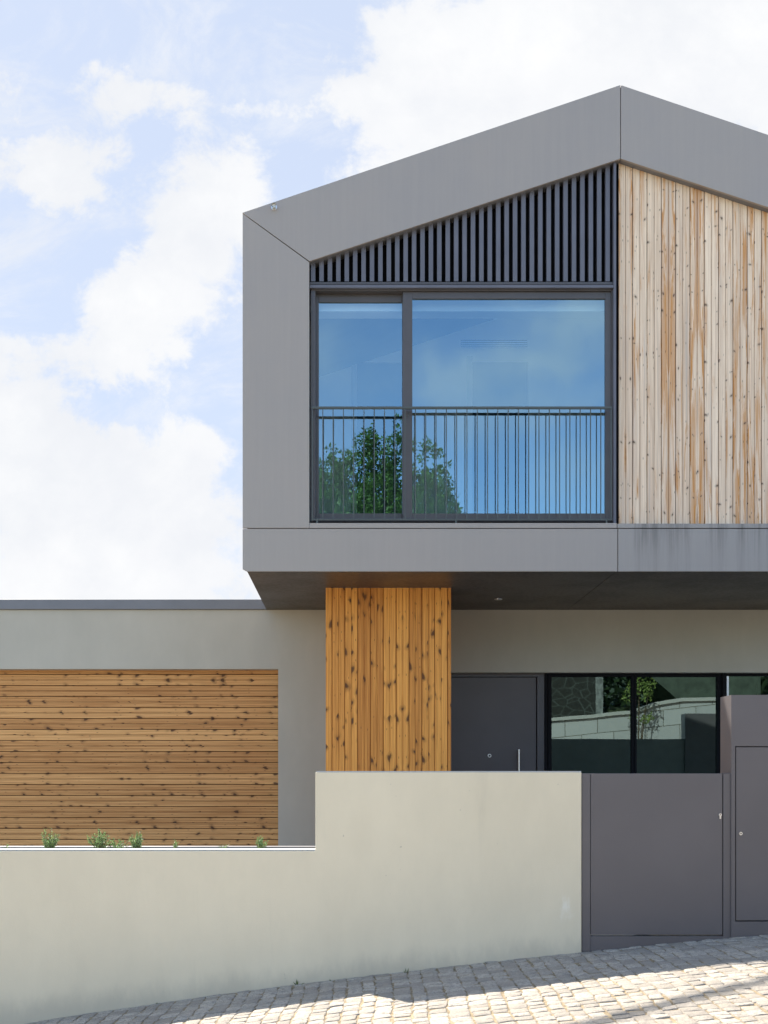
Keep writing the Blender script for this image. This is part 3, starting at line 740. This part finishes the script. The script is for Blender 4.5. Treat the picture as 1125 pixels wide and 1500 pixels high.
def weed(px, s_, label, seed):
    rnd = random.Random(seed); X = PX(px, Yw - .012); Y = Yw - .012; z = g(X) - .012; lv = MB()
    for i in range(9):
        leaf(lv, Vector((X + rnd.uniform(-.008, .008), Y + rnd.uniform(-.012, .0), z)), Vector((rnd.gauss(0, .5), -abs(rnd.gauss(0, .25)), 1)), s_ * rnd.uniform(.5, 1.1), rnd, .16)
    o = lv.build('wall_weed', M['weed'], None); o['label'] = label; o['category'] = 'weed'; o['group'] = 'weeds at the foot of the wall'
weed(436, .050, 'thin dry weed at the wall foot below the planter end', 1)
weed(595, .034, 'small green weed at the wall foot under the timber column', 2)
weed(486, .026, 'tiny dark weed at the wall foot between two others', 3)
weed(710, .022, 'tiny sprig at the wall foot near the gate end', 4)
weed(232, .024, 'tiny low weed at the wall foot far to the left', 5)

# ------------------------------------------------------------------ across the street (seen in the glass)
Yo = -2.2; Vo = 2 * (Yd + .01) - Yo
gwall = thing('granite_wall', 'pale sawn granite retaining wall across the street, reflected in the ground-floor windows', 'wall')
prof = [(760, 1062), (805, 1057), (865, 1052), (925, 1046), (960, 1034), (1000, 1027.5), (1040, 1026.5), (1100, 1027)]
tp = [((a - VX) * Vo / F, E + (HY - b) * Vo / F) for a, b in prof]
tp = [(-14, g(-14) + 1.2), (-4, g(-4) + 1.0), (1.5, E + .65)] + tp + [(20, tp[-1][1] + .6)]
low = [(x, g(x) - .2) for x, z in tp]
MB().prism(low + tp[::-1], Yo - .4, Yo).build('wall', M['granite'], gwall)
cp = MB()
for (xa, za), (xb, zb3) in zip(tp[:-1], tp[1:]):
    cp.prism([(xa, za + .002), (xb, zb3 + .002), (xb, zb3 + .09), (xa, za + .09)], Yo - .44, Yo + .05)
cp.build('coping', m_plain('granite_coping', (.46, .45, .43), .8, 0, .1, 30), gwall)

# earth bank behind the granite wall
bk = MB(); nb_ = 30
for j, (yy, dzz) in enumerate(((Yo - .38, -.25), (-5, .5), (-9, 1.7), (-30, 4.5))):
    for i in range(nb_): X = -30 + i * 2.4; bk.v.append((X, yy, g(X) + .9 + dzz + .15 * math.sin(X * 1.3 + j)))
for j in range(3):
    for i in range(nb_ - 1): a = j * nb_ + i; bk.face([a, a + 1, a + 1 + nb_, a + nb_])
bk.build('hillside', m_plain('rough_grass', (.035, .05, .018), .95, 0, .4, 9), kind='structure')

def crown(name_root, clumps, leafm, size, n, seed):
    rnd = random.Random(seed); mb = MB(); tot = sum(c[3] * c[4] * c[5] for c in clumps)
    for cx, cy, cz, rx, ry, rz in clumps:
        cnt = int(n * rx * ry * rz / tot); sub = max(3, cnt // 60)
        for _ in range(sub):
            a, b, c = rnd.gauss(0, .48), rnd.gauss(0, .48), rnd.gauss(0, .50)
            leaves(mb, cx + a * rx, cy + b * ry, cz + c * rz, cnt // sub, .16, .16, .22, size, rnd, .7)
    return mb.build('crown', M[leafm], name_root)
# laurel tree in the upper window
Yt = -6.0; Vt = 2 * (Yv + .03) - Yt
def T_(px, py): return ((px - VX) * Vt / F, E + (HY - py) * Vt / F)
tr = thing('laurel_tree', 'dense dark green tree across the street, mirrored in the upper sliding window', 'tree')
cl = []
for px, py, rx, rz in ((440, 735, 30, 40), (478, 712, 20, 40), (490, 690, 12, 25), (505, 700, 16, 45), (508, 668, 9, 16), (540, 665, 18, 32), (538, 720, 20, 50), (541, 645, 9, 14), (560, 655, 9, 16), (568, 690, 18, 40),
                       (582, 650, 9, 22), (575, 725, 22, 40), (600, 665, 10, 30), (621, 655, 8, 26), (615, 715, 18, 50), (633, 690, 13, 40), (640, 730, 16, 40), (652, 700, 9, 22), (660, 740, 9, 22),
                       (430, 760, 40, 50), (480, 755, 35, 40), (655, 755, 14, 30), (480, 790, 60, 60), (560, 800, 70, 60), (620, 800, 50, 60), (520, 760, 70, 40), (600, 765, 60, 30)):
    x_, z_ = T_(px, py); s_ = Vt / F; cl.append((x_, Yt, z_, rx * s_ * 1.0, min(1.5, rx * s_ * 1.8), rz * s_ * .9))
crown(tr, cl, 'leaf', .12, 75000, 5)
tk = MB(); x_, z_ = T_(560, 800); gb = g(x_) + .9
tk.tube((x_, Yt, gb - .5), (x_ + .1, Yt, z_), .17, .10, 12)
rnd = random.Random(3)
for c in cl[4:24:2]: tk.tube((x_ + .1, Yt, z_ - rnd.uniform(0, .8)), (c[0], Yt, c[2]), .05, .012, 7)
tk.build('trunk', M['bark'], tr)
# young tree in the lower window
Yy = -1.6; Vy = 2 * (Yd + .01) - Yy
def T2(px, py): return ((px - VX) * Vy / F, E + (HY - py) * Vy / F)
yt = thing('young_tree', 'slender young tree with sparse yellow-green leaves in front of the granite wall', 'tree')
cl = []
for px, py, rx, rz in ((940, 1010, 12, 16), (930, 1005, 12, 14), (922, 1020, 10, 10), (953, 1003, 9, 10), (948, 1018, 8, 12), (938, 990, 13, 14), (945, 972, 14, 16), (935, 950, 10, 14), (944, 1055, 8, 7), (952, 1050, 6, 6), (928, 1050, 6, 6)):
    x_, z_ = T2(px, py); s_ = Vy / F; cl.append((x_, Yy, z_, rx * s_, rx * s_, rz * s_))
rnd = random.Random(8); mb = MB()
for c in cl: leaves(mb, *c[:3], int(90 * (c[3] / .2)), c[3], c[4], c[5], .085, rnd)
mb.build('crown', M['leaf2'], yt)
tk = MB(); bx2, bz2 = T2(934, 1090)
for px, py in ((938, 950), (953, 1003), (922, 1020), (946, 1040), (928, 1048)):
    x_, z_ = T2(px, py); tk.tube((bx2, Yy, g(bx2)), ((bx2 + x_) / 2, Yy, (bz2 + z_) / 2), .02, .014, 7).tube(((bx2 + x_) / 2, Yy, (bz2 + z_) / 2), (x_, Yy, z_), .014, .006, 7)
tk.build('trunk', M['bark'], yt)
# stone cottage and hedge behind
ct = thing('stone_cottage', 'dark rubble stone cottage with pale mortar behind the granite wall, seen in reflection', 'house')
Yc = -5.2; Vc = 2 * (Yd + .01) - Yc
xa, xb = (770 - VX) * Vc / F, (872 - VX) * Vc / F
MB().box(xa, xb, Yc - 4, Yc, 0, 5.2).build('wall', M['rubble'], ct)
MB().prism([(xa - .3, 5.202), (xb + .3, 5.202), ((xa + xb) / 2, 6.4)], Yc - 4.2, Yc + .3).build('roof', M['roofdark'], ct)
MB().box(xb + .003, xb + .22, Yc - .1, Yc + .02, 0, 5.0).build('quoin', m_plain('pale_render', (.22, .23, .22), .9, 0, .5, 7), ct)
# lean-to with a sloping roof on the right
sh = thing('garden_shed', 'low shed with a steep dull green roof behind the granite wall, seen in reflection', 'shed')
def T3_(px, py): return ((px - VX) * Vc / F, E + (HY - py) * Vc / F)
MB().prism([T3_(1015, 1040), T3_(1120, 1040), T3_(1120, 960), T3_(950, 980), T3_(958, 990)][::1], Yc - 3, Yc - .3).build('roof', m_plain('green_sheet_roof', (.07, .09, .065), .8, 0, .3, 4), sh)
MB().box(T3_(1015, 0)[0], T3_(1120, 0)[0], Yc - 2.9, Yc - .4, .2, T3_(0, 1042)[1]).build('wall', M['roofdark'], sh)
hd = MB(); rnd = random.Random(11)
for i in range(26):
    X = 4 + i * .62
    leaves(hd, X, -9.2, g(X) + 3.6 + rnd.uniform(-.3, .3), 420, .7, .8, 2.0, .30, rnd)
hd = hd.build('hedge', M['hedge']); hd['label'] = 'tall dark hedge on the bank behind the stone cottage, seen in reflection'; hd['category'] = 'hedge'

# ------------------------------------------------------------------ unseen cable and poles added to cast the thin shadow on the setts
L = Vector((-.475, .953, 1.11))
def onl(lam):
    X, Y = 1.05 + .95 * lam, 5.37 + .58 * lam
    return Vector((X, Y, g(1.05 + .95 * max(-1, min(lam, 2))) + (lam - max(-1, min(lam, 2))) * .1)) + L * (9.6 + .58 * lam)
a, b = onl(-5), onl(34)
cbm = MB().tube(a, b, .046, None, 8).build('shadow_cable', M['cable']); cbm['label'] = 'unseen black cable added overhead to throw a thin shadow across the setts'; cbm['category'] = 'cable'
p1 = MB().tube((a.x, a.y, g(a.x) - .3), (a.x, a.y, a.z + .3), .13, .09, 14).build('added_line_pole', M['pole']); p1['label'] = 'unseen pole added at the street edge to hold the shadow cable'; p1['category'] = 'pole'
p2 = MB().tube((b.x, b.y, g(b.x) - .3), (b.x, b.y, b.z + .3), .3, .2, 14).build('added_line_pole', M['pole']); p2['label'] = 'unseen mast added behind the house to hold the far end of the shadow cable'; p2['category'] = 'pole'
